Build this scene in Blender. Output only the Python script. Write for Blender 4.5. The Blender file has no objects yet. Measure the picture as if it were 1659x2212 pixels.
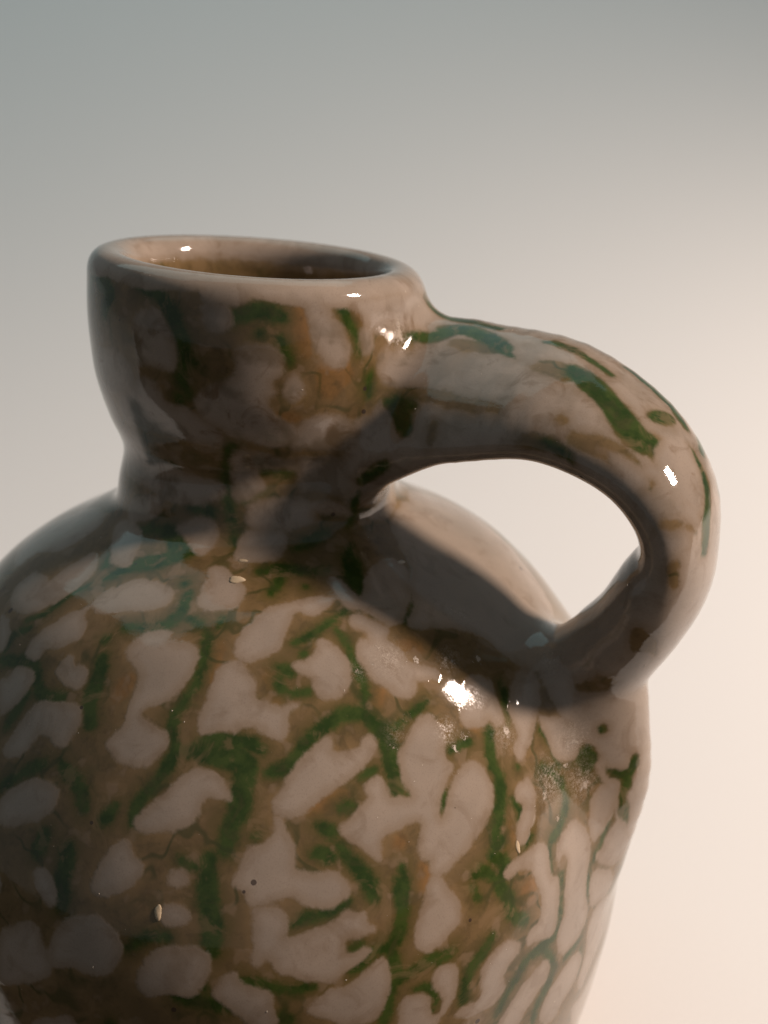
import bpy, math, random
import numpy as np
from mathutils import Vector, Matrix

# ---------------------------------------------------------------- camera, world, lamps, exposure
scene = bpy.context.scene
S = .001                                                  # the jug is laid out in millimetres
CAM = (28.4, -235.0, 216.4); PITCH = 19.5
cd = bpy.data.cameras.new('camera'); cam = bpy.data.objects.new('camera', cd); scene.collection.objects.link(cam)
cam.location = [c*S for c in CAM]; cam.rotation_euler = (math.radians(90-PITCH), 0, 0)
cd.sensor_fit = 'VERTICAL'; cd.sensor_height = 36; cd.lens = 38.6
cd.clip_start = .01; cd.clip_end = 20
cd.dof.use_dof = True; cd.dof.focus_distance = .198; cd.dof.aperture_fstop = 14
scene.camera = cam

world = bpy.data.worlds.new('World'); scene.world = world; world.use_nodes = True
world.node_tree.nodes['Background'].inputs[0].default_value = (.60, .64, .67, 1)
world.node_tree.nodes['Background'].inputs[1].default_value = .23

def lamp(name, loc, target, size, power, color, sizey=None, spread=180):
    l = bpy.data.lights.new(name, 'AREA'); l.energy = power; l.color = color
    l.shape = 'RECTANGLE' if sizey else 'SQUARE'; l.size = size
    if sizey: l.size_y = sizey
    l.spread = math.radians(spread)
    o = bpy.data.objects.new(name, l); scene.collection.objects.link(o); o.location = loc
    o.rotation_euler = (Vector(target)-Vector(loc)).to_track_quat('-Z', 'Y').to_euler()
    return o
def polar(az, el, dist, centre=(0, 0, .13)):              # azimuth from +x towards the camera
    a = math.radians(az); e = math.radians(el)
    return (centre[0]+dist*math.cos(e)*math.cos(a), centre[1]-dist*math.cos(e)*math.sin(a), centre[2]+dist*math.sin(e))
lamp('key_lamp', polar(5.5, 31.5, 1.6), (0, .05, .10), .18, 39, (1, .80, .68))
lamp('skylight', (-.4, 1.6, 2.5), (-.1, 1.0, 0), 3.2, 12.0, (.55, .93, .97), 2.4)

vs = scene.view_settings
vs.view_transform = 'Standard'; vs.look = 'None'; vs.exposure = 0; vs.gamma = 1; vs.use_curve_mapping = False
scene.cycles.use_denoising = True
scene.cycles.max_bounces = 8

# ---------------------------------------------------------------- jug geometry (millimetres)
ZS = np.array([190.5,186.5,178,168,158,150,144,139,134,128,120,110,98,85,70,50,30,12,0.])[::-1]
RS = np.array([31.79,35.11,35.55,34.93,32.12,29.07,30.23,31.06,39.07,50.97,61.9,69.7,77.9,83.5,86.5,86.2,83.5,79.5,76.])[::-1]
TILT = (-.08, .012); LEAN = 1.88; PHI = math.radians(24.0)
HANDLE = np.array([[28.24, 158.31, 13.52, 11.0, 0.6], [41.72, 165.03, 12.85, 11.5, 0.9], [50.66, 166.14, 11.44, 12.5, 1.0], [67.46, 166.1, 9.5, 13.5, 1.0], [82.89, 159.1, 8.04, 14.0, 0.8], [91.43, 149.15, 7.3, 14.5, 0.5], [93.4, 139.14, 6.87, 14.5, 0.32], [90.86, 131.2, 8.68, 14.5, 0.25], [86.75, 122.7, 9.07, 13.0, 0.2], [79.65, 111.5, 10.02, 11.5, 0.1], [80.7, 101.08, 9.79, 9.0, 0.0], [82.9, 86.63, 7.99, 6.5, 0.0], [79.31, 70.25, 4.19, 5.0, 0.0]])
def pchip(x, y, xq):
    h = np.diff(x); d = np.diff(y)/h; m = np.zeros_like(y)
    for i in range(1, len(x)-1):
        if d[i-1]*d[i] > 0:
            w1 = 2*h[i]+h[i-1]; w2 = h[i]+2*h[i-1]; m[i] = (w1+w2)/(w1/d[i-1]+w2/d[i])
    m[0] = d[0]; m[-1] = d[-1]
    i = np.clip(np.searchsorted(x, xq)-1, 0, len(x)-2); t = (xq-x[i])/h[i]
    return (1+2*t)*(1-t)**2*y[i]+t*(1-t)**2*h[i]*m[i]+t*t*(3-2*t)*y[i+1]+t*t*(t-1)*h[i]*m[i+1]
def profile():
    z = np.linspace(-30, 184.5, 430); r = pchip(ZS, RS, np.clip(z, 0, 190)); kern = np.exp(-.5*(np.arange(-32, 33)*.5/5.)**2); kern /= kern.sum()
    rs = np.convolve(np.pad(r, 32, mode='edge'), kern, 'valid'); m = np.clip((126-z)/8, 0, 1); r = r+(rs-r)*m*m*(3-2*m)
    k = z >= 4; z, r = z[k][::3], r[k][::3]
    outer = list(zip(r, z))
    lip = [(35.2,186.8),(34.5,188.6),(33.2,189.9),(31.2,190.6),(29.0,190.4),(27.3,189.4),(26.3,187.6),(25.9,184.)]
    bore = [(25.8,178),(25.8,168),(25.4,159),(23.5,151),(22.6,145),(23.6,139),(30,131),(44,122),(57,111),(66,98),(73,84),(77,70),(77,50),(74,30),(69,16),(60,9),(0,7)]
    foot = [(0,3),(62,3),(66,.6),(69,0),(73,.3),(75.6,1.6)]
    return np.array(foot+outer+lip+bore)
DR = .5; NR = 260; NZ = 440; Z0 = -10.
def sdf_table():
    P = profile(); r = np.arange(NR)*DR; z = Z0+np.arange(NZ)*DR
    R, Z = np.meshgrid(r, z, indexing='ij'); best = np.full(R.shape, 1e9); ins = np.zeros(R.shape, bool)
    n = len(P)
    for i in range(n-1):
        a = P[i]; e = P[i+1]-a
        t = np.clip(((R-a[0])*e[0]+(Z-a[1])*e[1])/(e@e+1e-12), 0, 1)
        best = np.minimum(best, (R-a[0]-t*e[0])**2+(Z-a[1]-t*e[1])**2)
    for i in range(n):
        a = P[i]; b = P[(i+1) % n]
        c = (a[1] > Z) != (b[1] > Z)
        with np.errstate(divide='ignore', invalid='ignore'):
            xx = (b[0]-a[0])*(Z-a[1])/(b[1]-a[1])+a[0]
        ins ^= c & (R < xx)
    d = np.sqrt(best)*np.where(ins, -1, 1)
    for k in range(3):                                   # soften the corners like thick glaze
        p = np.pad(d, 1, mode='edge')
        d = (p[1:-1,1:-1]*2+p[2:,1:-1]+p[:-2,1:-1]+p[1:-1,2:]+p[1:-1,:-2])/6
    return d
TABLE = sdf_table()
def straighten(p):
    x, y, z = p[..., 0], p[..., 1], p[..., 2]
    w = np.clip((z-140)/45, 0, 1); w = w*w*(3-2*w)
    return x-LEAN*np.clip((z-140)/50, 0, 1), y, z-w*(TILT[0]*x+TILT[1]*y)
def body_sdf(p):
    x, y, z = straighten(p)
    th = np.arctan2(y, x); r = np.sqrt(x*x+y*y)
    # hand-thrown unevenness
    r = r+.25*np.sin(2*th+z*.031+1.)+.22*np.sin(3*th-z*.05)*np.clip(z/100, 0, 1)+.03*np.sin(z*.42+1.3*np.sin(th))
    a = np.clip(r/DR, 0, NR-1.001); b = np.clip((z-Z0)/DR, 0, NZ-1.001)
    i = a.astype(int); j = b.astype(int); a = a-i; b = b-j
    return (TABLE[i,j]*(1-a)*(1-b)+TABLE[i+1,j]*a*(1-b)+TABLE[i,j+1]*(1-a)*b+TABLE[i+1,j+1]*a*b)
def catmull(P, n=6):
    P = np.asarray(P); out = []; Q = np.vstack([2*P[0]-P[1], P, 2*P[-1]-P[-2]])
    for i in range(1, len(Q)-2):
        for t in np.arange(n)/n:
            out.append(.5*(2*Q[i]+(Q[i+1]-Q[i-1])*t+(2*Q[i-1]-5*Q[i]+4*Q[i+1]-Q[i+2])*t*t+(3*Q[i]-Q[i-1]-3*Q[i+1]+Q[i+2])*t**3))
    out.append(Q[-2]); return np.array(out)
HS = catmull(HANDLE, 4)
def handle_sdf(p):
    sh = p.shape[:-1]; p = p.reshape(-1, 3)
    u = p[:,0]*math.cos(PHI)-p[:,1]*math.sin(PHI); w = p[:,0]*math.sin(PHI)+p[:,1]*math.cos(PHI); v = p[:,2]
    best = np.full(len(p), 60.)
    near = (u > 10) & (u < 115) & (np.abs(w) < 34) & (v > 50) & (v < 195)
    u, v, w = u[near], v[near], w[near]; bb = np.full(len(u), 60.)
    for i in range(len(HS)-1):
        a, b = HS[i], HS[i+1]; e = b[:2]-a[:2]
        t = np.clip(((u-a[0])*e[0]+(v-a[1])*e[1])/(e@e), 0, 1)
        A = a[2]+t*(b[2]-a[2]); B = a[3]+t*(b[3]-a[3])
        du, dv = u-a[0]-t*e[0], v-a[1]-t*e[1]; q = du*du+dv*dv
        K = a[4]+t*(b[4]-a[4]); ws = w-K*(e[0]*dv-e[1]*du)/math.sqrt(e@e)      # the strap leans: its lower edge stands towards the viewer
        k = np.sqrt(q/A**2+ws**2/B**2); g = np.sqrt(q/A**4+ws**2/B**4)*(1+.35*K)+1e-9
        bb = np.minimum(bb, np.where(k < 1e-3, -np.minimum(A, B), k*(k-1)/g))
    best[near] = bb
    return best.reshape(sh)
def bore_block(p):                                       # keeps the handle's root out of the bore
    x, y, z = straighten(p); return 27.6-np.sqrt(x*x+y*y)
def jug_sdf(p):
    a = body_sdf(p); b = np.maximum(handle_sdf(p), bore_block(p)); k = 9.+6.*np.clip((126-p[...,2])/18, 0, 1)
    h = np.clip(.5+.5*(b-a)/k, 0, 1)
    return b*(1-h)+a*h-k*h*(1-h)
CREAM_AND_SHEEN = """
-281,-413,1285 -258,-390,1302 -221,-378,1316 -182,-377,1325 -143,-397,1323 -123,-416,1317 -125,-440,1305 -155,-451,1296 -203,-445,1290 -248,-437,1283
-399,-448,1212 -390,-436,1227 -361,-426,1248 -327,-418,1267 -283,-411,1286 -293,-427,1274 -286,-461,1258 -296,-476,1245 -329,-476,1231 -361,-467,1222 -374,-476,1206 -397,-463,1202
-326,-515,1201 -316,-507,1213 -302,-503,1223 -293,-518,1215 -270,-532,1213 -263,-547,1202 -275,-555,1189 -290,-552,1186 -311,-534,1192
-190,-524,1246 -169,-504,1264 -144,-499,1272 -111,-506,1272 -113,-518,1264 -95,-526,1262 -70,-530,1261 -57,-544,1253 -57,-564,1238 -72,-582,1221 -89,-599,1202 -112,-610,1187 -144,-615,1175 -150,-622,1166 -131,-637,1154 -102,-651,1144 -98,-661,1131 -111,-668,1119 -126,-679,1102 -145,-679,1098 -182,-668,1101 -200,-655,1111 -208,-645,1120 -197,-636,1135 -179,-627,1151 -175,-612,1170 -167,-594,1190 -158,-573,1213 -163,-560,1224 -183,-541,1236
-69,-450,1306 -64,-419,1321 -56,-393,1335 -53,-371,1347 -29,-373,1347 10,-411,1327 15,-435,1316 3,-459,1304 -27,-465,1301 -59,-460,1302
-477,-268,1258 -462,-252,1272 -437,-246,1286 -403,-287,1290 -393,-301,1289 -369,-282,1305 -332,-264,1324 -311,-257,1334 -299,-299,1325 -306,-334,1310 -326,-354,1296 -360,-370,1277 -400,-371,1258 -440,-352,1246 -470,-313,1245
-271,-269,1346 -275,-216,1362 -272,-186,1374 -250,-195,1384 -215,-244,1376 -213,-288,1357 -219,-326,1339 -237,-327,1333 -264,-301,1335
-452,-475,1154 -432,-479,1165 -418,-471,1181 -386,-490,1187 -377,-510,1176 -388,-521,1159 -405,-527,1140 -427,-529,1122 -440,-524,1116
-402,-571,1096 -380,-558,1126 -361,-551,1148 -332,-560,1156 -288,-577,1162 -266,-591,1158 -274,-607,1136 -289,-623,1109 -301,-621,1105 -327,-603,1112 -350,-590,1112 -363,-602,1089 -393,-601,1069 -421,-581,1070
-469,-412,1189 -455,-401,1207 -459,-375,1221 -475,-342,1228 -492,-330,1222
-251,-192,1386 -239,-189,1425 -170,-245,1454 -171,-251,1424 -207,-230,1397
-131,-278,1401 -95,-288,1418 -54,-298,1415 -54,-313,1379 -72,-336,1362 -89,-324,1367 -117,-292,1384
-525,-2,1272 -457,15,1308 -373,-30,1349 -318,-126,1366 -337,-177,1347 -393,-191,1318 -426,-178,1306 -459,-158,1295 -509,-165,1267
14,-543,1255 17,-522,1269 37,-496,1285 60,-467,1299 95,-447,1305 134,-432,1308 165,-420,1309 186,-423,1304 178,-439,1298 147,-464,1291 119,-461,1296 102,-497,1279 93,-531,1258 69,-549,1249 43,-559,1243 21,-557,1245
-42,-641,1162 -38,-627,1178 -27,-600,1206 -16,-578,1228 -3,-564,1240 18,-559,1244 24,-563,1241 36,-576,1229 51,-592,1213 55,-613,1192 74,-615,1187 95,-618,1181 130,-612,1182 117,-621,1175 111,-635,1162 108,-651,1144 95,-656,1139 76,-651,1148 54,-644,1158 33,-645,1159 20,-653,1150 -7,-649,1155 -38,-652,1150
121,-559,1234 141,-551,1238 156,-536,1246 165,-512,1260 186,-515,1254 209,-529,1239 220,-549,1218 219,-570,1199 205,-585,1189 183,-596,1185 164,-591,1195 153,-575,1214 133,-567,1225
224,-452,1282 246,-446,1280 269,-454,1268 292,-462,1256 289,-480,1246 306,-488,1234 335,-501,1209 363,-496,1197 386,-493,1186 383,-506,1177 348,-523,1183 340,-546,1167 325,-555,1166 303,-557,1176 281,-553,1190 262,-549,1203 248,-535,1220 233,-520,1237 241,-494,1253 255,-491,1251 250,-478,1260 227,-469,1272
181,-370,1328 207,-382,1318 225,-400,1306 243,-402,1301 251,-346,1322 275,-305,1331 305,-283,1328 329,-303,1313 334,-355,1293 328,-395,1278 307,-445,1260 272,-441,1274 243,-434,1287 220,-436,1291 209,-428,1297 188,-401,1313
302,-156,1369 336,-43,1369 375,-51,1349 427,-121,1316 480,-150,1286 534,-163,1251 591,-151,1205 637,-155,1159 651,-299,1191 647,-393,1181 605,-393,1137 540,-384,1154 490,-378,1196 449,-387,1222 388,-416,1241 339,-438,1252 334,-419,1264 345,-380,1278 336,-333,1301 342,-287,1314 317,-231,1341
344,56,1363 418,145,1314 502,130,1275 582,24,1230 646,-68,1163 658,-125,1139 620,-230,1170 561,-221,1212 476,-209,1276 398,-177,1320 351,-114,1354
15,-298,1444 45,-292,1457 86,-283,1460 127,-273,1451 144,-270,1427 138,-273,1406 109,-286,1401 61,-298,1402 20,-302,1410
133,-273,1438 172,-261,1447 204,-249,1430 219,-235,1408 186,-255,1419 153,-267,1426
-8,-330,1370 5,-308,1390 32,-303,1401 73,-296,1398 86,-308,1377 76,-343,1359 36,-353,1356 -3,-351,1359
258,-187,1398 307,-82,1389 293,-151,1375 262,-189,1385
438,-487,1156 466,-456,1159 487,-452,1143 496,-466,1125 507,-481,1100 515,-492,1081 499,-509,1080 484,-509,1094 468,-527,1091 450,-538,1094 433,-543,1104 428,-526,1126
366,-564,1132 386,-567,1115 397,-575,1097 391,-596,1078 399,-607,1059 410,-604,1054 401,-623,1038 387,-647,1018 382,-663,998 387,-671,981 399,-655,996 404,-637,1018 418,-612,1037 436,-592,1047 451,-582,1045 468,-581,1030 481,-588,1009 485,-603,986 478,-621,966 460,-648,945 439,-671,929 422,-689,917 405,-705,906 385,-717,901 370,-721,909 367,-714,926 353,-717,935 347,-710,952 353,-690,982 340,-690,991 305,-708,988 284,-719,984 277,-730,970 276,-742,950 252,-740,968 229,-738,985 208,-732,1005 226,-718,1017 241,-708,1026 255,-693,1040 250,-680,1059 273,-665,1067 286,-672,1051 297,-682,1033 316,-676,1029 332,-671,1025 336,-665,1031 323,-660,1046 313,-645,1071 314,-624,1096 330,-602,1113 344,-580,1129
536,-427,1123 556,-397,1137 571,-391,1137 585,-404,1124 590,-419,1106 587,-438,1083 582,-453,1064 574,-474,1043 563,-496,1026 552,-516,1015 540,-527,1019 537,-515,1034 542,-496,1049 534,-483,1072 527,-472,1089 532,-448,1108
534,-566,977 547,-548,984 566,-539,970 575,-545,950 570,-565,927 563,-585,907 550,-606,891 537,-615,895 535,-606,915 538,-599,923 546,-584,933 550,-573,945 536,-576,961
731,-431,1099 752,-437,1129 795,-414,1127 820,-363,1075 821,-381,1015 811,-399,974 786,-416,963 771,-426,934 748,-433,938 728,-437,951 723,-435,985 738,-430,1010 733,-429,1044 719,-431,1065
591,-448,1065 628,-442,1054 668,-439,1039 700,-436,1020 707,-436,1000 676,-443,1000 661,-454,976 631,-469,979 612,-469,1006 600,-458,1040
708,-455,889 727,-443,906 751,-436,895 756,-437,856 744,-445,826 721,-465,800 707,-478,795 698,-472,844
782,-424,872 799,-415,877 814,-404,841 805,-407,821 787,-423,850
506,-659,856 521,-643,864 549,-617,868 585,-583,868 597,-579,850 602,-586,821 608,-589,791 621,-579,781 623,-586,750 621,-594,704 612,-605,673 585,-632,685 558,-655,688 561,-651,713 580,-633,722 587,-623,745 585,-617,778 572,-618,814 562,-618,838 543,-631,848 518,-654,842
358,-742,876 369,-728,897 385,-720,897 396,-724,874 413,-723,850 419,-728,825 419,-733,809 402,-746,797 388,-757,783 366,-769,777 347,-775,789 340,-772,812 347,-761,839
622,-556,840 644,-522,857 666,-497,857 688,-486,828 700,-487,782 693,-503,743 692,-510,690 701,-499,624 679,-528,600 646,-569,594 630,-587,618 627,-590,660 640,-575,688 639,-570,738 644,-554,779 644,-546,804 633,-553,817 622,-569,807
463,-727,668 469,-722,701 492,-705,721 516,-686,724 539,-671,701 536,-673,686 518,-688,674 510,-695,649 511,-694,623 496,-705,605 472,-721,599 442,-740,603 416,-756,618 433,-746,626 459,-730,628 468,-724,644
505,-696,539 522,-684,567 547,-666,593 578,-638,611 598,-619,620 610,-607,591 601,-616,569 582,-634,552 566,-647,535 548,-661,512 532,-673,493 500,-699,519
312,-804,679 323,-799,698 345,-790,697 364,-782,678 370,-780,641 387,-771,640 392,-768,665 378,-775,698 372,-776,723 380,-770,735 402,-759,734 417,-753,712 415,-756,681 404,-762,649 387,-771,630 368,-781,608 313,-805,615
743,-450,791 766,-434,812 802,-401,759 797,-395,713 769,-426,703 728,-468,734 719,-474,757 733,-460,769
649,-564,552 683,-523,557 695,-503,513 678,-523,476 652,-554,461 635,-570,438 606,-603,447 599,-613,487 615,-600,524 635,-579,543
712,-484,601 738,-450,622 774,-391,595 780,-359,508 756,-403,484 723,-456,450 704,-479,423 691,-504,462 707,-487,518
717,-479,725 760,-434,682 762,-423,635 733,-459,633 711,-487,648 703,-496,701
710,-460,381 738,-421,406 765,-378,430 729,-388,262 700,-452,299 684,-499,386
93,-726,1047 103,-712,1065 120,-693,1087 140,-673,1108 161,-658,1122 182,-642,1136 190,-646,1128 190,-657,1113 214,-654,1108 238,-642,1113 249,-629,1124 262,-624,1124 267,-631,1112 260,-648,1095 241,-668,1080 215,-683,1071 181,-702,1059 158,-717,1045 132,-730,1033 106,-735,1032
96,-737,1031 107,-739,1026 115,-749,1008 125,-758,990 131,-769,971 130,-777,955 144,-778,950 175,-775,944 200,-770,941 219,-772,927 220,-780,910 208,-788,898 188,-796,892 162,-799,899 144,-798,909 124,-797,918 98,-804,911 60,-808,908 50,-801,927 25,-795,941 31,-788,954 46,-776,973 51,-768,988 71,-763,994 87,-757,1002 97,-746,1016
65,-811,901 98,-809,899 116,-812,886 119,-819,867 114,-826,848 134,-822,851 167,-814,856 201,-803,866 219,-793,880 242,-790,871 250,-786,874 252,-792,854 265,-792,841 242,-800,838 219,-809,833 216,-815,813 232,-813,805 247,-807,812 260,-804,806 239,-814,793 221,-822,783 200,-831,768 186,-835,766 155,-839,775 133,-841,784 102,-842,796 94,-838,817 80,-838,821 68,-843,808 59,-842,814 63,-832,846 62,-819,883
-116,-833,823 -87,-833,834 -53,-835,838 -21,-838,834 -13,-844,812 -22,-851,783 -45,-856,759 -80,-853,760 -118,-850,754 -141,-842,775
-5,-857,760 4,-852,783 26,-847,800 35,-851,783 60,-852,770 88,-852,759 93,-856,731 98,-858,698 86,-860,677 58,-862,693 36,-862,722 11,-860,745
284,-801,788 292,-804,761 292,-809,726 281,-816,692 260,-823,670 223,-835,675 166,-847,707 155,-848,723 180,-840,744 195,-836,751 220,-829,748 246,-818,767
-90,-808,903 -64,-810,904 -50,-816,892 -52,-821,879 -72,-821,875 -93,-817,879
-146,-733,1022 -132,-725,1038 -106,-716,1056 -81,-704,1078 -52,-694,1096 -26,-693,1099 -7,-699,1091 10,-715,1070 13,-722,1060 -6,-721,1062 -21,-719,1064 -34,-726,1054 -41,-739,1035 -61,-746,1022 -87,-748,1014 -119,-746,1010 -141,-741,1012
-219,-778,912 -214,-766,940 -193,-756,968 -175,-747,991 -161,-750,991 -150,-762,975 -133,-774,959 -140,-782,941 -161,-786,925 -188,-786,912
-415,-643,997 -397,-640,1017 -367,-642,1037 -336,-649,1049 -308,-663,1048 -298,-675,1038 -307,-688,1015 -330,-689,997 -373,-679,980 -411,-663,969
-333,-736,914 -315,-739,923 -296,-755,907 -287,-769,883 -301,-768,873 -319,-755,887
-302,-792,802 -275,-787,847 -235,-792,870 -201,-802,868 -174,-815,848 -168,-824,824 -185,-830,790 -213,-827,775 -258,-812,781 -294,-802,772
-405,-748,790 -372,-757,815 -340,-765,837 -322,-779,817 -311,-790,794 -303,-802,758 -344,-791,728 -411,-761,701
-82,-783,954 -59,-784,957 -50,-791,944 -63,-795,935 -84,-791,938
-103,-285,1910 -83,241,1838 24,257,1829 163,-268,1889 149,-317,1876 107,-336,1873 53,-349,1871 16,-356,1855 -36,-351,1858 -48,-343,1880 -89,-324,1894
140,-326,1869 165,-317,1864 186,-311,1833 207,-300,1796 219,-291,1755 206,-298,1729 185,-311,1732 160,-326,1762 152,-330,1797 144,-332,1832
21,-358,1777 68,-354,1780 92,-349,1758 95,-346,1731 73,-349,1714 77,-346,1691 63,-347,1678 74,-339,1649 95,-328,1628 128,-308,1604 92,-308,1576 26,-324,1590 -16,-331,1610 -59,-334,1639 -69,-340,1676 -35,-350,1705 10,-355,1724
116,-339,1720 132,-332,1701 127,-331,1678 110,-335,1670 102,-340,1694
-176,-297,1826 -136,-319,1838 -114,-332,1806 -103,-337,1764 -111,-332,1732 -144,-316,1733 -178,-297,1742 -185,-293,1782
-288,-178,1732 -238,-246,1750 -211,-271,1733 -198,-280,1707 -196,-278,1675 -244,-231,1664 -283,-179,1676
-182,-292,1705 -147,-312,1696 -127,-318,1662 -89,-331,1656 -51,-333,1629 -26,-328,1605 -38,-317,1579 -111,-302,1593 -171,-273,1599 -227,-225,1601 -234,-238,1651
143,-314,1633 195,-286,1631 222,-269,1603 226,-267,1569 203,-266,1554 113,-298,1568 106,-312,1596
-4,-311,1558 46,-311,1563 94,-291,1542 130,-279,1544 202,-263,1534 225,-258,1489 215,-252,1452 155,-262,1471 118,-270,1478 110,-272,1513 48,-294,1529 33,-289,1508 45,-287,1484 -5,-295,1462 -14,-289,1499
-238,-174,1537 -174,-235,1526 -114,-266,1506 -37,-287,1493 -48,-291,1461 -116,-275,1450 -168,-247,1451 -207,-210,1468 -255,-143,1477
241,-274,1796 259,-258,1793 263,-254,1756 250,-266,1745 241,-275,1765
220,-287,1851 268,-240,1857 304,-190,1859 357,-88,1835 392,-79,1790 380,-134,1771 347,-154,1775 313,-193,1782 272,-245,1782 246,-270,1813
235,-267,1612 286,-267,1626 304,-295,1596 295,-295,1572 235,-268,1564
-45,-350,1848 -2,-355,1853 6,-357,1823 -21,-356,1806 -42,-352,1818
279,-237,1740 336,-190,1740 407,-203,1738 476,-230,1739 533,-265,1737 561,-308,1722 616,-343,1707 666,-374,1683 688,-407,1655 694,-430,1634 639,-411,1656 597,-395,1669 554,-376,1679 490,-349,1676 404,-290,1681 335,-248,1681 279,-242,1689
415,-346,1638 472,-366,1653 522,-399,1643 530,-413,1624 471,-393,1610 419,-364,1615
791,-412,1615 831,-355,1627 852,-370,1598 870,-403,1552 875,-433,1510 854,-469,1485 799,-477,1539 775,-452,1586
691,-456,1605 742,-468,1581 758,-480,1558 740,-489,1543 698,-476,1566
531,-140,1772 586,-133,1771 621,-196,1763 587,-202,1762 542,-180,1765
547,-219,1756 592,-235,1754 572,-290,1732 538,-266,1737
669,-227,1750 735,-233,1725 797,-286,1680 831,-312,1648 787,-337,1664 738,-296,1706 684,-251,1738
751,-488,1460 784,-507,1476 843,-486,1464 850,-486,1436 824,-505,1424 797,-512,1413 789,-511,1365 814,-498,1311 798,-488,1267 750,-491,1288 742,-479,1252 727,-461,1192 667,-429,1129 624,-394,1147 623,-323,1177 672,-360,1232 706,-417,1284 741,-446,1361
825,-505,1410 884,-455,1399 906,-423,1357 878,-446,1297 847,-446,1236 815,-453,1209 816,-494,1299 826,-504,1362
760,-473,1219 812,-439,1182 756,-421,1092 753,-454,1168
"""
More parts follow.
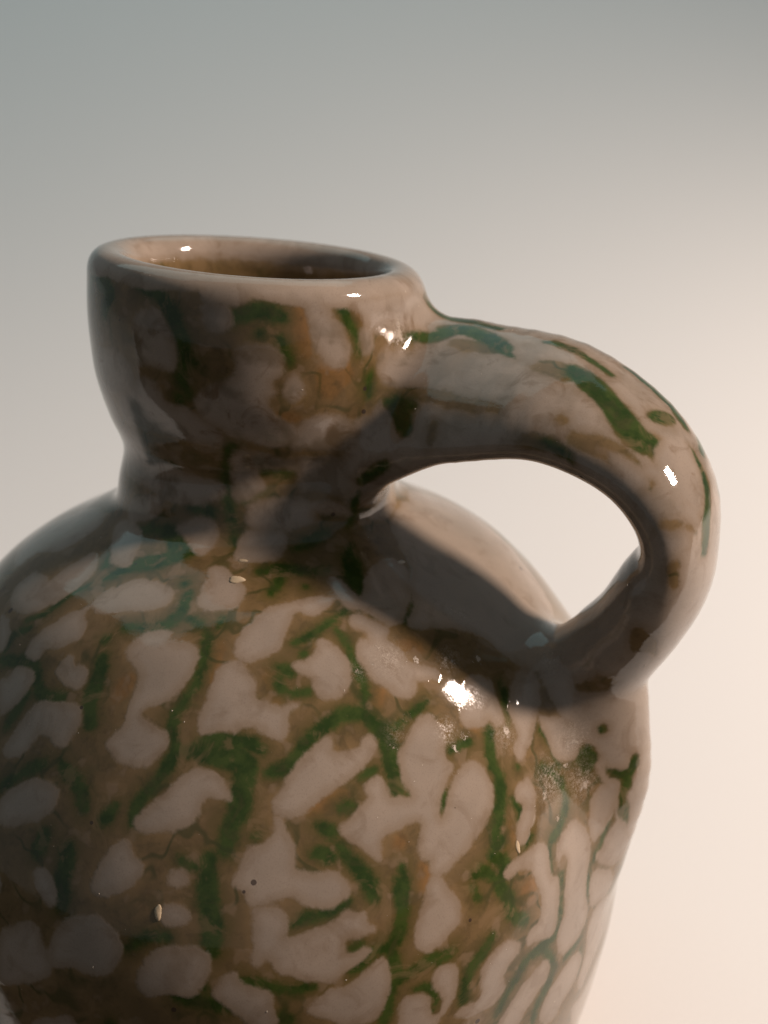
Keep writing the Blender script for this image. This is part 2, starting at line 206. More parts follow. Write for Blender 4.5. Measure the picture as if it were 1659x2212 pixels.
GREEN = """
1.02 -90,-424,1317 -94,-457,1301 -103,-476,1290 -134,-490,1279 -202,-481,1271
1.12 -102,-402,1326
0.79 -82,-478,1291 -42,-507,1277 -42,-532,1262 -47,-557,1244 -54,-593,1211 -79,-619,1183 -91,-632,1166 -87,-668,1124
1.11 -237,-492,1255
1.44 -236,-528,1229 -242,-561,1197 -250,-582,1174 -245,-611,1145
1.19 -379,-481,1199 -369,-514,1178 -344,-545,1163 -305,-561,1169
1.08 -463,-431,1179 -379,-481,1199
0.9 -384,-524,1158 -411,-545,1119 -422,-551,1103
0.78 -406,-407,1236 -443,-400,1216 -457,-419,1193
0.62 -296,-354,1306 -338,-368,1286 -380,-388,1259 -418,-385,1242
1.17 -192,-246,1389 -142,-290,1376 -142,-328,1356 -209,-329,1340 -266,-349,1316
1 -103,-281,1441 -50,-295,1439
0.51 -17,-481,1293 -26,-502,1281
0.57 -267,-258,1351 -274,-313,1327
0.98 44,-380,1342 90,-366,1346 131,-366,1340 174,-357,1336
0.82 85,-390,1334 68,-426,1318
0.73 133,-404,1321
0.63 215,-438,1292 187,-469,1281 155,-499,1270 117,-523,1261
0.73 193,-483,1272 216,-506,1252 228,-536,1227 242,-554,1205 248,-573,1185 246,-597,1162
1.01 137,-539,1247
1 92,-565,1233 114,-572,1224
0.72 96,-576,1223 97,-592,1208 116,-598,1199 148,-592,1198
1.15 -35,-662,1138 0,-661,1141 40,-664,1136 72,-670,1125
1.24 140,-657,1129 166,-641,1141 197,-618,1158 237,-603,1159 256,-604,1150 278,-614,1128 303,-624,1103
0.62 273,-603,1143 303,-599,1132 334,-574,1142 362,-545,1154
0.89 217,-280,1360 212,-328,1340 234,-375,1314 237,-396,1305
0.77 329,-341,1300 343,-388,1276 327,-428,1262
1.77 -39,-674,1123 1,-673,1126 41,-685,1109 38,-716,1068 31,-733,1043 19,-752,1017 13,-771,985
1.09 81,-694,1093 120,-682,1101 140,-661,1124 155,-645,1139
0.98 66,-755,1007
1.09 207,-713,1033 226,-705,1036
1.23 174,-735,1014 195,-738,1000
0.98 164,-759,976 195,-758,966
1.24 208,-746,981 226,-754,957 247,-759,935 260,-766,912 265,-773,893
1.44 286,-621,1115 295,-639,1089 303,-658,1061 311,-673,1036
0.61 327,-668,1033
0.88 241,-674,1071 268,-658,1079
1.01 316,-738,928 321,-751,897 318,-767,856 310,-782,820 292,-793,806
0.85 292,-793,806 265,-803,802 242,-816,784 226,-822,777
0.73 226,-812,816 242,-806,821
1.15 292,-793,806 302,-798,769 310,-801,738
0.77 124,-816,871 149,-809,880 188,-800,883 221,-787,894
0.56 393,-642,1019 387,-660,999
1.8 -16,-777,974 -17,-805,919 -9,-825,872 -9,-837,836
0.76 345,-785,749 403,-755,753
0.78 516,-439,1130 520,-456,1110 519,-472,1095 524,-486,1077
1.17 483,-524,1079 484,-551,1050 489,-567,1027 500,-577,1002 502,-600,968 492,-628,938 485,-650,908
0.65 524,-585,964 542,-584,940 538,-594,930
0.77 539,-540,1004
0.28 590,-463,1043 612,-468,1009 631,-478,964
2.04 689,-443,980 690,-448,952
1 718,-433,1026
1.04 742,-435,933 776,-425,912 776,-427,867 779,-426,823
0.9 794,-415,948 786,-420,916
0.51 395,-642,1018 389,-662,994
0.74 443,-561,1076 408,-589,1074
0.86 594,-499,984 630,-489,944 642,-502,900 627,-536,872 605,-566,859
0.42 566,-591,891 546,-614,881
0.68 756,-421,1080
0.46 741,-448,817 729,-461,783
1.34 501,-636,912 485,-657,895 509,-650,870 497,-670,844 515,-668,806 521,-672,778 547,-658,747
1.05 450,-691,874 467,-679,875 491,-671,852
0.76 444,-701,859 456,-701,836
0.55 602,-573,852 605,-588,805
1.04 629,-570,780 627,-585,732 623,-594,667 589,-628,660 560,-654,655 539,-672,632 515,-691,599 498,-703,567
0.92 593,-624,657 621,-596,589 609,-607,549 584,-629,510 579,-631,479
0.81 408,-751,761 372,-770,761 334,-790,749 312,-800,739
1.14 486,-705,751 462,-724,727 437,-742,702 430,-748,645
0.59 339,-792,711 361,-782,708 378,-775,678 373,-778,650
0.72 693,-501,756 701,-500,682
0.47 650,-564,582 688,-516,586
0.48 690,-513,560 689,-509,487
0.46 729,-462,781 712,-481,755
0.47 729,-468,715 727,-469,695
0.62 750,-429,598
0.99 774,-430,849 781,-424,798
1.18 312,-747,912 317,-766,862
1 -89,-649,1148 -84,-671,1121 -111,-698,1081 -141,-714,1052 -152,-734,1019
1.64 -60,-671,1124 -19,-678,1120 21,-687,1107
1.42 34,-723,1058 25,-752,1016
1.14 -297,-642,1082 -258,-677,1058 -243,-704,1027
1.18 -189,-715,1034 -208,-723,1015
0.95 -418,-626,1017 -373,-628,1051 -327,-634,1074
1.5 -270,-731,970 -276,-754,925 -281,-774,877
0.9 -155,-824,831 -128,-823,849 -88,-826,857
0.71 -64,-775,972 -38,-782,962
1.22 -316,-707,978 -332,-720,946
0.81 -22,-854,772
0.93 35,-851,783 82,-850,772 124,-847,762 166,-840,762
1.14 109,-856,716 117,-856,695
1.13 -74,-855,751 -31,-858,747 11,-861,735
0.9 301,-804,740 292,-812,692 281,-817,657
1.51 -168,-295,1882 -125,-322,1864 -100,-337,1820 -84,-343,1778 -93,-338,1720 -82,-338,1685
1.89 -271,-192,1886 -240,-236,1861 -255,-224,1819
1.47 6,-356,1832 61,-353,1844 98,-347,1830
1.47 56,-356,1802
1.05 93,-349,1792 109,-344,1748
0.8 199,-293,1869 207,-298,1835 233,-282,1780 237,-278,1752
1.1 258,-254,1706 254,-259,1666
1.73 295,-257,1651 335,-284,1649
1.8 -101,-330,1674
1.32 -68,-347,1748
1.41 -77,-289,1445 -58,-295,1432
1.11 -10,-320,1579 -28,-288,1498 -20,-300,1429 -10,-323,1374
0.79 47,-289,1518 110,-272,1513
1.02 239,-259,1489 286,-292,1533
0.81 229,-253,1462 219,-234,1406 209,-243,1388
1.03 168,-270,1383 109,-318,1367
0.65 8,-295,1462 54,-286,1478
1.76 216,-308,1348 231,-380,1313
1.43 -223,-237,1376 -137,-280,1387 -103,-325,1365 -166,-340,1346 -233,-338,1330
1.95 336,-168,1770 385,-150,1762 434,-136,1772 485,-168,1763 535,-251,1743
0.96 555,-230,1753
2.83 643,-310,1723 671,-336,1705 693,-369,1681 720,-401,1653 748,-426,1623 775,-424,1614
1.49 785,-368,1649 824,-340,1639
1.4 859,-382,1583 880,-407,1534 879,-445,1481 876,-464,1417
1.01 379,-49,1809 437,-86,1783 531,-140,1772
0.96 605,-210,1761 653,-237,1750 715,-293,1714
1.35 758,-241,1713 824,-278,1664 858,-322,1620
2.06 312,-267,1647 325,-309,1610
0.51 425,38,1323 450,-16,1312 476,-60,1299
0.45 450,-16,1312 491,-11,1292
"""
AMBER = """
3.79 184,-307,1695 198,-305,1740
1.25 220,-287,1851 246,-270,1809
0.98 87,-335,1643 117,-325,1636
1.48 128,-338,1841 136,-336,1764
2.12 549,-648,783 562,-630,803
1.27 355,-726,915 347,-742,888
0.89 523,-604,936 525,-619,907
1.13 353,-725,919 348,-738,897
1.53 313,-717,967
1.4 278,-565,1180 265,-583,1169
1.15 321,-474,1237 349,-473,1223
0.97 74,-576,1226 95,-608,1192
1.42 -198,-588,1187 -181,-571,1209
1.12 -20,-530,1264 -27,-588,1218
1.09 161,-724,1034 212,-698,1053
0.87 474,-534,1079 450,-540,1092
"""
BARE = """
2.02 427,-185,1752 473,-205,1748 509,-225,1747
2.55 580,-301,1728 611,-310,1725 627,-325,1717
1.05 359,-225,1709
1.27 522,-343,1693 535,-352,1691
1.52 608,-411,1656
1.85 293,-245,1670 358,-274,1672 425,-319,1669 489,-366,1662
1.33 530,-417,1616 593,-436,1617
1.99 627,-438,1627 682,-450,1612 733,-466,1585
1.33 758,-482,1554
1.89 789,-506,1480 843,-487,1459
1.18 806,-512,1413 815,-509,1369
2.13 762,-488,1262 791,-461,1203
1.94 672,-431,1124 725,-444,1137
1.17 772,-447,1593 761,-429,1615
0.92 379,-335,1626 370,-349,1592
"""
WEAR = [((37.8, -56.9, 111.9), 1.02), ((43.5, -55.8, 108.7), 1.04), ((41.6, -46.5, 118.9), 1.17), ((46.4, -48.9, 113.1), 1.32), ((43.8, -47.7, 116.3), 0.64), ((32.4, -58.4, 113.7), 0.84), ((32.5, -58.7, 113.4), 1.01), ((29.2, -60.8, 112.7), 0.83), ((30.3, -62.4, 110.3), 0.78), ((23.9, -54.6, 121.4), 1.01), ((26.7, -52.7, 121.9), 1.13), ((34.6, -49.2, 121.1), 1.43), ((27.8, -50.2, 123.5), 1.42), ((41.4, -58.3, 107.6), 1.43), ((51.7, -50.6, 106.5), 1.48), ((31.3, -19.2, 178.6), 2.10), ((31.2, -19.6, 177.0), 2.88), ((44.2, -36.3, 124.0), 1.06), ((41.7, -36.0, 125.5), 0.90), ((40.5, -35.9, 126.1), 0.90), ((46.8, -43.0, 117.8), 1.34), ((61.8, -36.8, 116.3), 1.54), ((66.0, -44.7, 100.3), 1.86), ((68.7, -46.0, 91.4), 1.90), ((59.5, -53.2, 93.8), 1.52), ((64.4, -46.7, 96.4), 1.40), ((62.7, -52.9, 88.4), 1.24)]
DUSTY = [((66.0, -44.4, 101.8), 4.64), ((67.7, -46.2, 92.6), 4.09), ((61.0, -50.4, 95.3), 4.59), ((46.4, -48.9, 113.1), 2.64), ((51.6, -51.2, 105.9), 2.96), ((41.0, -45.8, 119.8), 2.63), ((29.2, -51.0, 122.3), 3.69), ((43.5, -36.3, 124.3), 2.71), ((31.2, -19.6, 177.0), 3.36), ((61.7, -38.2, 115.3), 3.07), ((39.7, -57.2, 110.1), 2.56), ((23.9, -54.6, 121.4), 1.68), ((30.6, -60.9, 111.9), 1.95), ((0.4, -35.4, 135.7), 1.79)]
CRUMBS = [
 ((-0.02, -39.81, 133.40), 1.54, 0.88, 'pale yellow crumb stuck on the shoulder below the neck, largest of the crumbs'),
 ((0.77, -35.47, 135.65), 0.92, 0.39, 'thin pale flake stuck just above the largest crumb below the neck'),
 ((31.92, -28.15, 132.36), 0.89, 0.55, 'small pale crumb on the shaded shoulder below where the handle leaves the neck'),
 ((-10.16, -81.07, 89.31), 0.61, 1.40, 'upright yellowish flake on the dark lower left of the jug'),
 ((53.46, -62.14, 88.63), 0.50, 1.16, 'small yellow crumb on the brown streak right of the green vein')]
# ---------------------------------------------------------------- helpers
rng = random.Random(11); nrng = np.random.RandomState(5)
def link(o): scene.collection.objects.link(o); return o
def tag(o, label=None, cat=None, group=None, kind=None):
    for k, v in (('label', label), ('category', cat), ('group', group), ('kind', kind)):
        if v: o[k] = v
    return o
class Nodes:
    def __init__(self, name):
        self.m = bpy.data.materials.new(name); self.m.use_nodes = True
        self.t = self.m.node_tree; self.b = self.t.nodes['Principled BSDF']; self.out = self.t.nodes['Material Output']
    def n(self, typ, props=None, **ins):
        k = self.t.nodes.new(typ)
        for a, v in (props or {}).items(): setattr(k, a, v)
        for a, v in ins.items(): self.put(k, a, v)
        return k
    def put(self, k, a, v):
        s = k.inputs[int(a[1:])] if a[0] == '_' and a[1:].isdigit() else k.inputs[a]
        if isinstance(v, bpy.types.NodeSocket): self.t.links.new(v, s)
        else: s.default_value = v
    def math(self, op, a, b=0., clamp=False):
        k = self.n('ShaderNodeMath', {'operation': op, 'use_clamp': clamp}); self.put(k, '_0', a); self.put(k, '_1', b); return k.outputs[0]
    def ramp(self, x, lo, hi, a=0., b=1., smooth=True):
        k = self.n('ShaderNodeMapRange', {'interpolation_type': 'SMOOTHSTEP' if smooth else 'LINEAR'})
        for i, v in enumerate((x, lo, hi, a, b)): self.put(k, '_%d' % i, v)
        return k.outputs[0]
    def mix(self, f, a, b, blend='MIX'):
        k = self.n('ShaderNodeMix', {'data_type': 'RGBA', 'blend_type': blend})
        self.put(k, '_0', f); self.put(k, '_6', a); self.put(k, '_7', b); return k.outputs[2]
    def noise(self, vec, scale, detail=2., rough=.5, dist=0.):
        k = self.n('ShaderNodeTexNoise', Scale=scale, Detail=detail, Roughness=rough, Distortion=dist); self.put(k, 'Vector', vec); return k.outputs['Fac']
    def attr(self, name): return self.n('ShaderNodeAttribute', {'attribute_name': name}).outputs['Fac']

# ---------------------------------------------------------------- the backdrop: one sheet of paper, swept up behind
def paper_sweep():
    prof = [(-.095, 0), (0, 0), (.1, 0)]+[(.1+i*.05, .15*max(0, i*.05-.2)**2) for i in range(1, 61)]
    y, z = prof[-1]
    for i in range(1, 16): y += .012*(16-i)*.25; z += .08; prof.append((y, z))
    xs = np.linspace(-2.2, 2.2, 45)
    v = [(x, y, z) for y, z in prof for x in xs]; n = len(xs)
    f = [(i*n+j, i*n+j+1, (i+1)*n+j+1, (i+1)*n+j) for i in range(len(prof)-1) for j in range(n-1)]
    me = bpy.data.meshes.new('backdrop'); me.from_pydata(v, [], f); me.polygons.foreach_set('use_smooth', [True]*len(f))
    M = Nodes('matt_paper'); co = M.n('ShaderNodeTexCoord').outputs['Object']
    c = M.mix(M.noise(co, 900, 3), (.74, .735, .725, 1), (.78, .775, .765, 1)); M.put(M.b, 'Base Color', c)
    M.put(M.b, 'Roughness', .85); M.put(M.b, 'Specular IOR Level', .2)
    bp = M.n('ShaderNodeBump', Strength=.08, Distance=.0004, Height=M.noise(co, 1500, 2)); M.put(M.b, 'Normal', bp.outputs[0])
    me.materials.append(M.m); o = link(bpy.data.objects.new('backdrop', me)); o['kind'] = 'structure'
    return o
paper_sweep()
def added_table():  # unseen dark table, added to block world light from below
    v = [(x*1.8, y, z) for z in (-.03, -.0012) for x, y in ((-1, -.80), (1, -.80), (1, .12), (-1, .12))]
    f = [(3, 2, 1, 0), (4, 5, 6, 7), (0, 1, 5, 4), (1, 2, 6, 5), (2, 3, 7, 6), (3, 0, 4, 7)]
    me = bpy.data.meshes.new('added_table_top'); me.from_pydata(v, [], f)
    M = Nodes('added_table_wood'); co = M.n('ShaderNodeTexCoord').outputs['Object']
    w = M.n('ShaderNodeMapping'); M.put(w, 'Vector', co); w.inputs['Scale'].default_value = (3, 40, 40)
    M.put(M.b, 'Base Color', M.mix(M.noise(w.outputs[0], 1.5, 5, .6, .6), (.030, .018, .011, 1), (.055, .034, .020, 1))); M.put(M.b, 'Roughness', .45)
    me.materials.append(M.m); o = link(bpy.data.objects.new('added_table_top', me)); o['kind'] = 'structure'
added_table()

# ---------------------------------------------------------------- the jug as one skin, then cut into its parts
H_ = 1.2; LO = np.array([-91., -93., -4.]); NG = np.array([172, 156, 168])
def sample_grid():
    V = np.empty(NG, np.float32); ys, zs = LO[1]+H_*np.arange(NG[1]), LO[2]+H_*np.arange(NG[2])
    for i0 in range(0, NG[0], 16):
        xs = LO[0]+H_*np.arange(i0, min(i0+16, NG[0]))
        V[i0:i0+len(xs)] = jug_sdf(np.stack(np.meshgrid(xs, ys, zs, indexing='ij'), -1))
    return V
GV = sample_grid(); GG = np.stack(np.gradient(GV, H_), -1).astype(np.float32)
FLAT = np.concatenate([GG, GV[..., None]], -1).reshape(-1, 4)
def field(p):                                            # gradient and distance, read off the grid
    q = np.clip((p-LO)/H_, 0, NG-1.001); i = q.astype(np.int64); f = (q-i).astype(np.float32)
    base = (i[:,0]*NG[1]+i[:,1])*NG[2]+i[:,2]; out = 0
    for a in (0, 1):
        for b in (0, 1):
            for c in (0, 1):
                w = (f[:,0] if a else 1-f[:,0])*(f[:,1] if b else 1-f[:,1])*(f[:,2] if c else 1-f[:,2])
                out = out+w[:,None]*FLAT[base+(a*NG[1]+b)*NG[2]+c]
    return out[:,:3], out[:,3]
def gradient(p, e=1.0): return field(p)[0].astype(float)
def project(p, it=2):
    for k in range(it):
        g, s = field(p); p = p-np.clip(s/np.maximum((g*g).sum(1), .3), -1, 1)[:,None]*g
    return p
def surface_net():
    V = GV; n = NG; lo = LO; h = H_
    ins = V < 0
    c = n-1; cnt = np.zeros(c, np.int8)
    for a in (0, 1):
        for b in (0, 1):
            for d in (0, 1): cnt += ins[a:a+c[0], b:b+c[1], d:d+c[2]]
    act = (cnt > 0) & (cnt < 8); cells = np.argwhere(act); idx = -np.ones(c, np.int64); idx[tuple(cells.T)] = np.arange(len(cells))
    acc = np.zeros((len(cells), 3)); w = np.zeros(len(cells))
    corner = lambda d: V[cells[:,0]+d[0], cells[:,1]+d[1], cells[:,2]+d[2]]
    for ax in range(3):
        o1, o2 = [k for k in range(3) if k != ax]
        for a in (0, 1):
            for b in (0, 1):
                d0 = [0, 0, 0]; d0[o1] = a; d0[o2] = b; d1 = list(d0); d1[ax] = 1
                A, B = corner(d0), corner(d1); m = (A < 0) != (B < 0)
                t = np.where(m, A/np.where(m, A-B, 1), 0); pt = np.tile(np.array(d0, float), (len(cells), 1)); pt[:,ax] += t
                acc += pt*m[:,None]; w += m
    verts = lo+h*(cells+acc/w[:,None]); quads = []
    for ax in range(3):
        o1, o2 = (ax+1) % 3, (ax+2) % 3
        sl0 = [slice(None)]*3; sl1 = [slice(None)]*3; sl0[ax] = slice(0, -1); sl1[ax] = slice(1, None)
        ch = ins[tuple(sl0)] != ins[tuple(sl1)]; e = np.argwhere(ch); ok = (e[:,o1] > 0) & (e[:,o2] > 0); e = e[ok]
        first = ins[tuple(e.T)]
        def cell(da, db):
            q = e.copy(); q[:,o1] -= da; q[:,o2] -= db; return idx[tuple(q.T)]
        q = np.stack([cell(1, 1), cell(0, 1), cell(0, 0), cell(1, 0)], 1)
        quads.append(np.where(first[:,None], q, q[:,::-1]))
    return verts, np.vstack(quads)
def subdivide(v, q):
    e = np.vstack([q[:,[0,1]], q[:,[1,2]], q[:,[2,3]], q[:,[3,0]]]); key = np.sort(e, 1)
    k = key[:,0]*len(v)+key[:,1]; u, inv = np.unique(k, return_inverse=True)
    a, b = u//len(v), u % len(v); mid = (v[a]+v[b])/2; cen = v[q].mean(1)
    n = len(q); m = len(v)+inv; m0, m1, m2, m3 = m[:n], m[n:2*n], m[2*n:3*n], m[3*n:]; c = len(v)+len(mid)+np.arange(n)
    nq = np.vstack([np.stack(t, 1) for t in ((q[:,0], m0, c, m3), (m0, q[:,1], m1, c), (c, m1, q[:,2], m2), (m3, c, m2, q[:,3]))])
    return np.vstack([v, mid, cen]), nq
def radial(p):
    x, y, z = straighten(p); return np.sqrt(x*x+y*y), z
V0, Q0 = surface_net(); V0 = project(V0, 2)
cr, cz = radial(V0[Q0].mean(1)); bs = body_sdf(V0[Q0].mean(1)); hs = handle_sdf(V0[Q0].mean(1))
outer_r = pchip(ZS, RS, np.clip(cz, 0, 190))
inside = (cr < outer_r-3.2) & (cz < 150) & (cz > 5) & (hs > 3)     # the hollow belly that no eye reaches
VI, QI = V0, Q0[inside]
VO, QO = subdivide(V0, Q0[~inside]); VO = project(VO, 1)
NO = gradient(VO, 1.1); NO /= np.linalg.norm(NO, axis=1, keepdims=True)
for k in range(2):                                         # relax the normals a little
    acc = np.zeros_like(NO); fm = NO[QO].sum(1)
    for j in range(4):
        for c in range(3): acc[:,c] += np.bincount(QO[:,j], fm[:,c], len(NO))
    NO = acc/np.maximum(np.linalg.norm(acc, axis=1, keepdims=True), 1e-9)

# ---------------------------------------------------------------- glaze pattern: where slip, brown, green and a few painted reflections lie on the skin
def parse(txt, rad=False):
    out = []
    for ln in txt.strip().splitlines():
        f = ln.split(); r = float(f.pop(0)) if rad else None
        out.append((r, np.array([[float(a)/10 for a in q.split(',')] for q in f])))
    return out
slip, veins = parse(CREAM_AND_SHEEN), parse(GREEN, True)  # some cream outlines at neck base and handle top paint in reflections
used = np.zeros(len(VO), bool); used[np.unique(QO)] = True
cream = np.full(len(VO), -4.); green = np.full(len(VO), -4.)
BY_Z = np.nonzero(used)[0]; BY_Z = BY_Z[np.argsort(VO[BY_Z,2])]; Z_SORTED = VO[BY_Z,2]
def near(c, r):
    i = BY_Z[np.searchsorted(Z_SORTED, c[2]-r):np.searchsorted(Z_SORTED, c[2]+r)]
    return i[(np.abs(VO[i,0]-c[0]) < r) & (np.abs(VO[i,1]-c[1]) < r)]
def patch(P):
    c = P.mean(0); nn = gradient(P, 1.).mean(0); nn /= np.linalg.norm(nn)
    u = np.cross(nn, (0, 0, 1.)); u /= np.linalg.norm(u); w = np.cross(nn, u)
    p2 = np.stack([(P-c)@u, (P-c)@w], 1); n = len(p2); ring = []
    for i in range(n):                                     # round the outline
        a, b, d, e = p2[i-1], p2[i], p2[(i+1) % n], p2[(i+2) % n]
        for t in (0, .33, .67): ring.append(.5*(2*b+(d-a)*t+(2*a-5*b+4*d-e)*t*t+(3*b-a-3*d+e)*t**3))
    ring = np.array(ring); R = np.linalg.norm(P-c, axis=1).max()+3.5
    i = near(c, R); i = i[(NO[i]@nn > .15) & (np.abs((VO[i]-c)@nn) < .45*R+2)]
    x, y = (VO[i]-c)@u, (VO[i]-c)@w; best = np.full(len(i), 1e9); ins = np.zeros(len(i), bool)
    for k in range(len(ring)):
        a, b = ring[k-1], ring[k]; e = b-a
        t = np.clip(((x-a[0])*e[0]+(y-a[1])*e[1])/(e@e+1e-12), 0, 1)
        best = np.minimum(best, (x-a[0]-t*e[0])**2+(y-a[1]-t*e[1])**2)
        if a[1] != b[1]: ins ^= ((a[1] > y) != (b[1] > y)) & (x < e[0]*(y-a[1])/e[1]+a[0])
    cream[i] = np.maximum(cream[i], np.sqrt(best)*np.where(ins, 1, -1))
def stroke(field, P, r, r1=None):
    if len(P) > 2: P = catmull(P, 4)
    m = len(P); i = near((P.min(0)+P.max(0))/2, (P.max(0)-P.min(0)).max()/2+r+4.5); p = VO[i]; best = np.full(len(i), -9.)
    for k in range(max(1, m-1)):
        a = P[k]; e = (P[k+1]-a) if m > 1 else np.zeros(3)
        t = np.clip(((p-a)@e)/(e@e+1e-9), 0, 1)
        f = (k+t)/max(1, m-1); rr = r*(1-.35*np.abs(2*f-1)**3)
        best = np.maximum(best, rr-np.linalg.norm(p-a-t[:,None]*e, axis=1))
    field[i] = np.maximum(field[i], best)
for r, P in slip: patch(P)
for r, P in veins: stroke(green, P, r)
# the side that the traced marks do not reach gets the same kind of marks at random
done = np.vstack([P for r, P in slip+veins])
cand = VO[nrng.choice(np.nonzero(used)[0], 9000)]; r_, z_ = radial(cand)
cand = cand[(z_ > 6) & ((r_ > 29) | (z_ < 140))]
cand = cand[np.array([((done-p)**2).sum(1).min() for p in cand]) > 81.]
def walk(p, n, step, bend, head=None):
    g = gradient(p[None], 1.)[0]; g /= np.linalg.norm(g); t = np.cross(g, (0, 0, 1.)); t /= np.linalg.norm(t)+1e-9; b = np.cross(g, t)
    a = rng.uniform(0, 6.28) if head is None else head+rng.gauss(0, .5); pts = [p]
    for k in range(n):
        p = p+step*(t*math.cos(a)+b*math.sin(a)); p = project(p[None], 2)[0]; pts.append(p); a += rng.gauss(0, bend)
    return np.array(pts)
def scatter(gap):
    out = []; left = cand
    while len(left): out.append(left[0]); left = left[((left-left[0])**2).sum(1) > gap*gap]
    return out
for p in scatter(9.5): stroke(cream, walk(p, 3, rng.uniform(1.5, 3.4), .25, .9), rng.uniform(1.8, 3.4))
cand = cand[::-1]
for p in scatter(10.5): stroke(green, walk(p, 4, rng.uniform(1.8, 3.2), .5), rng.uniform(.6, 1.3))
rO, zO = radial(VO)
th = np.arctan2(VO[:,1], VO[:,0])
lipline = np.where(rO < 31, 185.5, 187.0)+.7*np.sin(3*th+.5)+.5*np.sin(7*th)
cream = np.maximum(cream, np.where((hs.max() > 0) & (handle_sdf(VO) > 1), np.clip((zO-lipline)*1.2, -4, 2), -4))
bore = (rO < 28.6) & (zO > 100) & (zO < 187)
cream[bore] = np.clip((zO[bore]-186)*.8, -3, 1); green[bore] = -4
# the handle is slip all over, bare only where brown or green marks were laid
bare = np.full(len(VO), -4.)
for r, P in parse(BARE, True): stroke(bare, P, r)
hd, bd = handle_sdf(VO), body_sdf(VO)
on = np.clip((bd-hd)/3., -1, 1)*2.5                        # fades across the joins
cream = np.maximum(cream, np.where(rO > 30, np.minimum(np.minimum(1.6, on), np.minimum(-bare-.5, -green-.9)), -4))
amber = np.full(len(VO), -4.)
for r, P in parse(AMBER, True): stroke(amber, P, r)
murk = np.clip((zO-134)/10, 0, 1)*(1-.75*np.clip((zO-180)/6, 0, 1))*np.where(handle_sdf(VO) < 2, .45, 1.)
wear = np.full(len(VO), -4.)
for P, r in WEAR: stroke(wear, np.array([P]), r)

def part_mesh(name, verts, quads, normals, fields, mat, parent):
    ids, inv = np.unique(quads, return_inverse=True); q = inv.reshape(quads.shape)
    me = bpy.data.meshes.new(name); me.vertices.add(len(ids)); me.vertices.foreach_set('co', (verts[ids]*S).ravel())
    me.loops.add(q.size); me.loops.foreach_set('vertex_index', q.ravel().astype(np.int32))
    me.polygons.add(len(q)); me.polygons.foreach_set('loop_start', np.arange(0, q.size, 4, dtype=np.int32))
    me.polygons.foreach_set('use_smooth', np.ones(len(q), bool)); me.update(calc_edges=True)
    for k, f in (fields or {}).items():
        a = me.attributes.new(k, 'FLOAT', 'POINT'); a.data.foreach_set('value', f[ids].astype(np.float32))
    if normals is not None: me.normals_split_custom_set_from_vertices(normals[ids].tolist())
    me.materials.append(mat); o = link(bpy.data.objects.new(name, me)); o.parent = parent
    return o

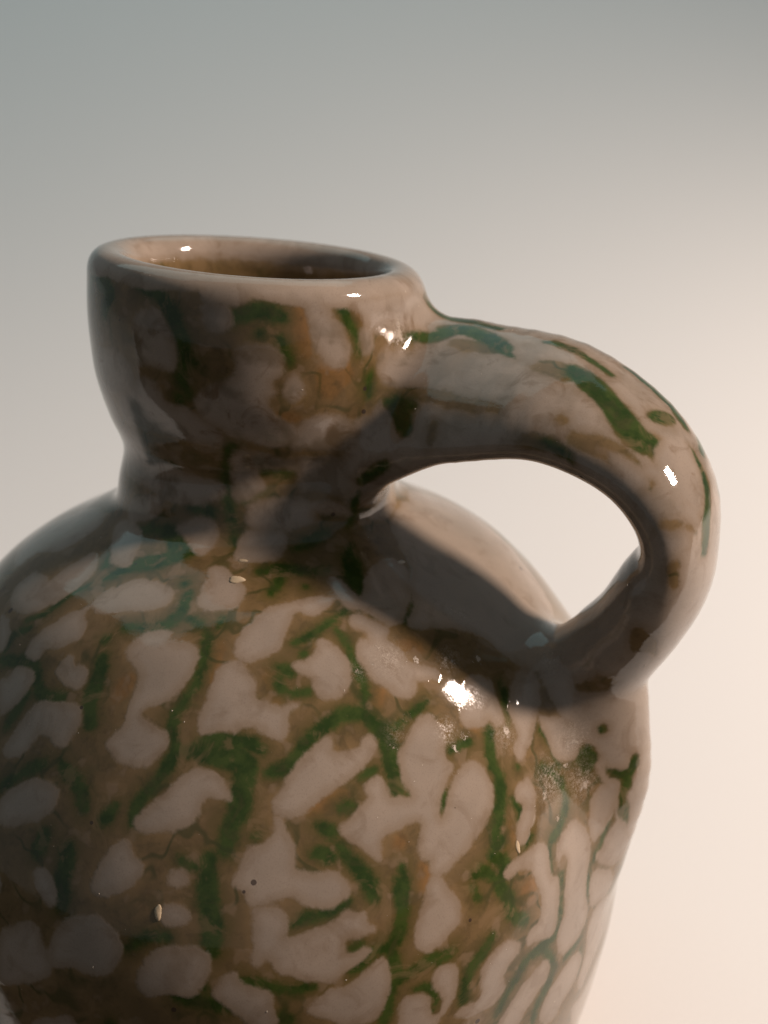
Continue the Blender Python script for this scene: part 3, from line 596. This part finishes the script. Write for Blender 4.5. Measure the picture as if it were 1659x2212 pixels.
# ---------------------------------------------------------------- glaze
def glaze():
    M = Nodes('sponged_glaze'); co = M.n('ShaderNodeTexCoord').outputs['Object']
    edge = M.math('SUBTRACT', M.noise(co, 300, 4, .6, .3), .5); edge2 = M.math('SUBTRACT', M.noise(co, 1300, 3, .65), .5)
    soft = M.noise(co, 130, 2); grit = M.noise(co, 3200, 3, .75); murk = M.attr('murk')
    wide = M.math('ADD', 1., M.math('MULTIPLY', murk, .5))
    cf = M.math('ADD', M.attr('cream'), M.math('ADD', M.math('MULTIPLY', edge, 2.2), M.math('MULTIPLY', edge2, .5)))
    cf = M.math('ADD', cf, .22)
    gf = M.math('ADD', M.attr('green'), M.math('ADD', M.math('MULTIPLY', edge, 2.4), M.math('MULTIPLY', edge2, 1.1)))
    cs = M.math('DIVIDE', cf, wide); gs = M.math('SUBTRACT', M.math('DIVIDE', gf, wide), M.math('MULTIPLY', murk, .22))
    cm = M.ramp(cs, -.58, .36); gm = M.ramp(gs, -1.05, .40); halo = M.ramp(gf, -3.4, .1)
    tan = M.mix(M.ramp(soft, .35, .65), (.185, .120, .055, 1), (.152, .101, .047, 1))
    tan = M.mix(M.ramp(M.math('ADD', M.attr('amber'), M.math('MULTIPLY', edge, 2.)), -1.2, .6), tan, (.215, .116, .043, 1))
    tan = M.mix(M.ramp(cf, -2.0, -.3), M.mix(.3, tan, (.085, .056, .022, 1)), tan)
    brown = M.mix(halo, tan, (.098, .072, .024, 1))
    brown = M.mix(M.ramp(M.noise(co, 420, 4, .6), .45, .72, 0, .45), brown, (.070, .048, .021, 1))
    grn = M.mix(M.ramp(M.noise(co, 230, 4, .6), .36, .64), (.019, .038, .005, 1), (.042, .064, .012, 1))
    grn = M.mix(M.ramp(gf, -.7, .7, .40, 0), grn, (.070, .070, .018, 1))
    ground = M.mix(gm, brown, grn)
    slipc = M.mix(M.ramp(M.noise(co, 95, 2), .3, .7), (.304, .246, .194, 1), (.266, .216, .170, 1))
    slipc = M.mix(M.ramp(grit, .50, .72, 0, .5), slipc, (.20, .155, .125, 1))
    slipc = M.mix(M.ramp(cf, -.1, 2.3, .62, 0), slipc, (.215, .155, .100, 1))
    sm = M.noise(co, 145, 4, .62, .8)
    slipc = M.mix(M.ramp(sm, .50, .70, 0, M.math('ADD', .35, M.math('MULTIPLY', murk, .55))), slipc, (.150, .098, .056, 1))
    ground = M.mix(M.ramp(sm, .54, .68, 0, .40), ground, (.062, .048, .020, 1))
    ground = M.mix(M.ramp(sm, .46, .34, 0, .40), ground, (.205, .135, .070, 1))
    ridge = M.math('ABSOLUTE', M.math('SUBTRACT', M.noise(co, 85, 2, .5, .25), .5))
    vein = M.math('MULTIPLY', M.ramp(ridge, .004, .034, 1, 0), M.ramp(M.noise(co, 70, 2), .42, .58))
    ground = M.mix(M.math('MULTIPLY', vein, .6), ground, (.030, .040, .010, 1))
    isle = M.ramp(M.noise(co, 210, 2, .5, .1), .58, .68)
    ground = M.mix(M.math('MULTIPLY', isle, M.math('MULTIPLY', M.math('SUBTRACT', 1., gm), .5)), ground, (.225, .155, .095, 1))
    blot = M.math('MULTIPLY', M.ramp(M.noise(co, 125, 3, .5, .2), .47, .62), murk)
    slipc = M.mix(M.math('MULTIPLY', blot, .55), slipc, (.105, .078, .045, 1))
    col = M.mix(cm, ground, slipc)
    vo = M.n('ShaderNodeTexVoronoi', Scale=150); M.put(vo, 'Vector', co)          # iron specks
    rnd = M.n('ShaderNodeSeparateColor'); M.put(rnd, '_0', vo.outputs['Color'])
    speck = M.math('MULTIPLY', M.math('LESS_THAN', vo.outputs['Distance'], M.math('MULTIPLY', rnd.outputs[0], .10)), M.math('LESS_THAN', rnd.outputs[1], .35))
    col = M.mix(M.math('MULTIPLY', speck, .8), col, (.035, .022, .018, 1))
    wn = M.math('MULTIPLY', M.math('SUBTRACT', M.noise(co, 800, 6, .75, .4), .5), 9.)
    wm = M.ramp(M.math('ADD', M.attr('wear'), wn), .5, 1.1)
    col = M.mix(M.math('MULTIPLY', wm, .85), col, (.37, .305, .24, 1))
    fuzz = M.math('MULTIPLY', M.ramp(M.attr('dusty'), -1.5, 6.5), M.ramp(M.noise(co, 2000, 5, .75, 1.4), .46, .60))
    col = M.mix(M.math('MULTIPLY', fuzz, .70), col, (.40, .34, .275, 1))
    M.put(M.b, 'Base Color', col)
    fine = M.noise(co, 2600, 3, .6)
    ro = M.math('ADD', M.ramp(M.noise(co, 60, 3), .3, .7, .03, .07), M.math('MULTIPLY', M.math('MAXIMUM', wm, fuzz), .4)); M.put(M.b, 'Roughness', ro)
    M.put(M.b, 'IOR', 1.52)
    b1 = M.n('ShaderNodeBump', Strength=.35, Distance=.00012, Height=M.math('ADD', M.math('MULTIPLY', cm, .5), M.noise(co, 210, 3)))
    b2 = M.n('ShaderNodeBump', Strength=.10, Distance=.00005, Height=fine); M.put(b2, 'Normal', b1.outputs[0])
    b3 = M.n('ShaderNodeBump', Strength=.5, Distance=.00015, Height=wm); M.put(b3, 'Normal', b2.outputs[0])
    M.put(M.b, 'Normal', b3.outputs[0])
    return M.m
GLAZE = glaze()
def inner_glaze():
    M = Nodes('brown_inner_glaze'); co = M.n('ShaderNodeTexCoord').outputs['Object']
    M.put(M.b, 'Base Color', M.mix(M.noise(co, 90, 3), (.20, .12, .06, 1), (.13, .08, .045, 1))); M.put(M.b, 'Roughness', .25)
    return M.m
jug = link(bpy.data.objects.new('jug', None)); jug.empty_display_size = .02
tag(jug, 'glazed stoneware jug sponged green and brown over cream, with one looped handle', 'jug')
fc = VO[QO].mean(1); fr, fz = radial(fc); fh = handle_sdf(fc); fb = body_sdf(fc)
is_handle = (fh < fb) & (fr > 30)
is_bore = ~is_handle & (fr < 28.0) & (fz > 143.5) & (fz < 187)
is_rim = ~is_handle & ~is_bore & (fz > 186.2)
is_neck = ~is_handle & ~is_bore & ~is_rim & (fz > 143.5)
is_body = ~(is_handle | is_bore | is_rim | is_neck)
dusty = np.full(len(VO), -4.)
for P, r in DUSTY: stroke(dusty, np.array([P]), r*2.)
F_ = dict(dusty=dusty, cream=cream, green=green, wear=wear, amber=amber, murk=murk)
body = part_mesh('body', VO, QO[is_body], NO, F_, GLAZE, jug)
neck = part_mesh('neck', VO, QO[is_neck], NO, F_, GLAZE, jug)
rim = part_mesh('rim', VO, QO[is_rim], NO, F_, GLAZE, neck)
bore = part_mesh('bore', VO, QO[is_bore], NO, F_, GLAZE, neck)
handle = part_mesh('handle', VO, QO[is_handle], NO, F_, GLAZE, jug)
hollow = part_mesh('hollow', VI, QI, None, None, inner_glaze(), jug)

# ---------------------------------------------------------------- crumbs and dust lying on the glaze
def crumb_stuff(name, a, b):
    M = Nodes(name); co = M.n('ShaderNodeTexCoord').outputs['Object']
    M.put(M.b, 'Base Color', M.mix(M.noise(co, 2500, 3), a, b)); M.put(M.b, 'Roughness', .8); return M.m
PALE = crumb_stuff('pale_crumb', (.40, .30, .18, 1), (.52, .43, .30, 1)); WHITE = crumb_stuff('white_crumb', (.42, .36, .29, 1), (.54, .48, .40, 1))
def frame_at(p):
    n = gradient(p[None])[0]; n /= np.linalg.norm(n); t = np.cross((0, 0, 1.), n); t /= np.linalg.norm(t); return t, np.cross(n, t), n
import bmesh
for k, (P, a, b, text) in enumerate(CRUMBS):
    p = project(np.array([P]), 3)[0]; t, u, n = frame_at(p); lo, hi = min(a, b), max(a, b)
    bm = bmesh.new(); bmesh.ops.create_icosphere(bm, subdivisions=3, radius=1.)
    for v in bm.verts:
        c = v.co.copy(); q = 1+.12*math.sin(2.1*c.x+3*c.y+k)+.05*math.sin(8*c.x-9*c.y+2*k)+rng.uniform(-.02, .02)
        c *= q; h = lo*.36*max(-.25, c.z)
        v.co = Vector((t*(c.x*a)+u*(c.y*b)+n*h)*S)
    me = bpy.data.meshes.new('crumb'); bm.to_mesh(me); bm.free(); me.polygons.foreach_set('use_smooth', [True]*len(me.polygons))
    me.materials.append(PALE if 'yellow' in text or 'flake' in text else WHITE)
    o = link(bpy.data.objects.new('crumb', me)); o.location = p*S
    tag(o, text, 'crumb', 'crumbs stuck to the glaze')
front = np.nonzero(used & (VO[:,1] < 0) & (rO > 30))[0]; vs_, fs_ = [], []
for i in nrng.choice(front, 420):
    p = VO[i]; t, u, n = frame_at(p); r = min(.20, .05*math.exp(abs(rng.gauss(0, .75)))); k = len(vs_); q = rng.uniform(.5, 1.6); a0 = rng.uniform(0, 6.28)
    for j in range(5):
        a = a0+j*1.2566; rr = r*rng.uniform(.6, 1.2); vs_.append((p+t*rr*q*math.cos(a)+u*rr*math.sin(a)/q-n*.02)*S)
    vs_.append((p+n*r*.5)*S); fs_ += [(k+j, k+(j+1) % 5, k+5) for j in range(5)]
me = bpy.data.meshes.new('dust'); me.from_pydata([tuple(v) for v in vs_], [], fs_); me.materials.append(WHITE)
tag(link(bpy.data.objects.new('dust', me)), 'fine pale dust specks scattered over the glossy glaze', 'dust', kind='stuff')
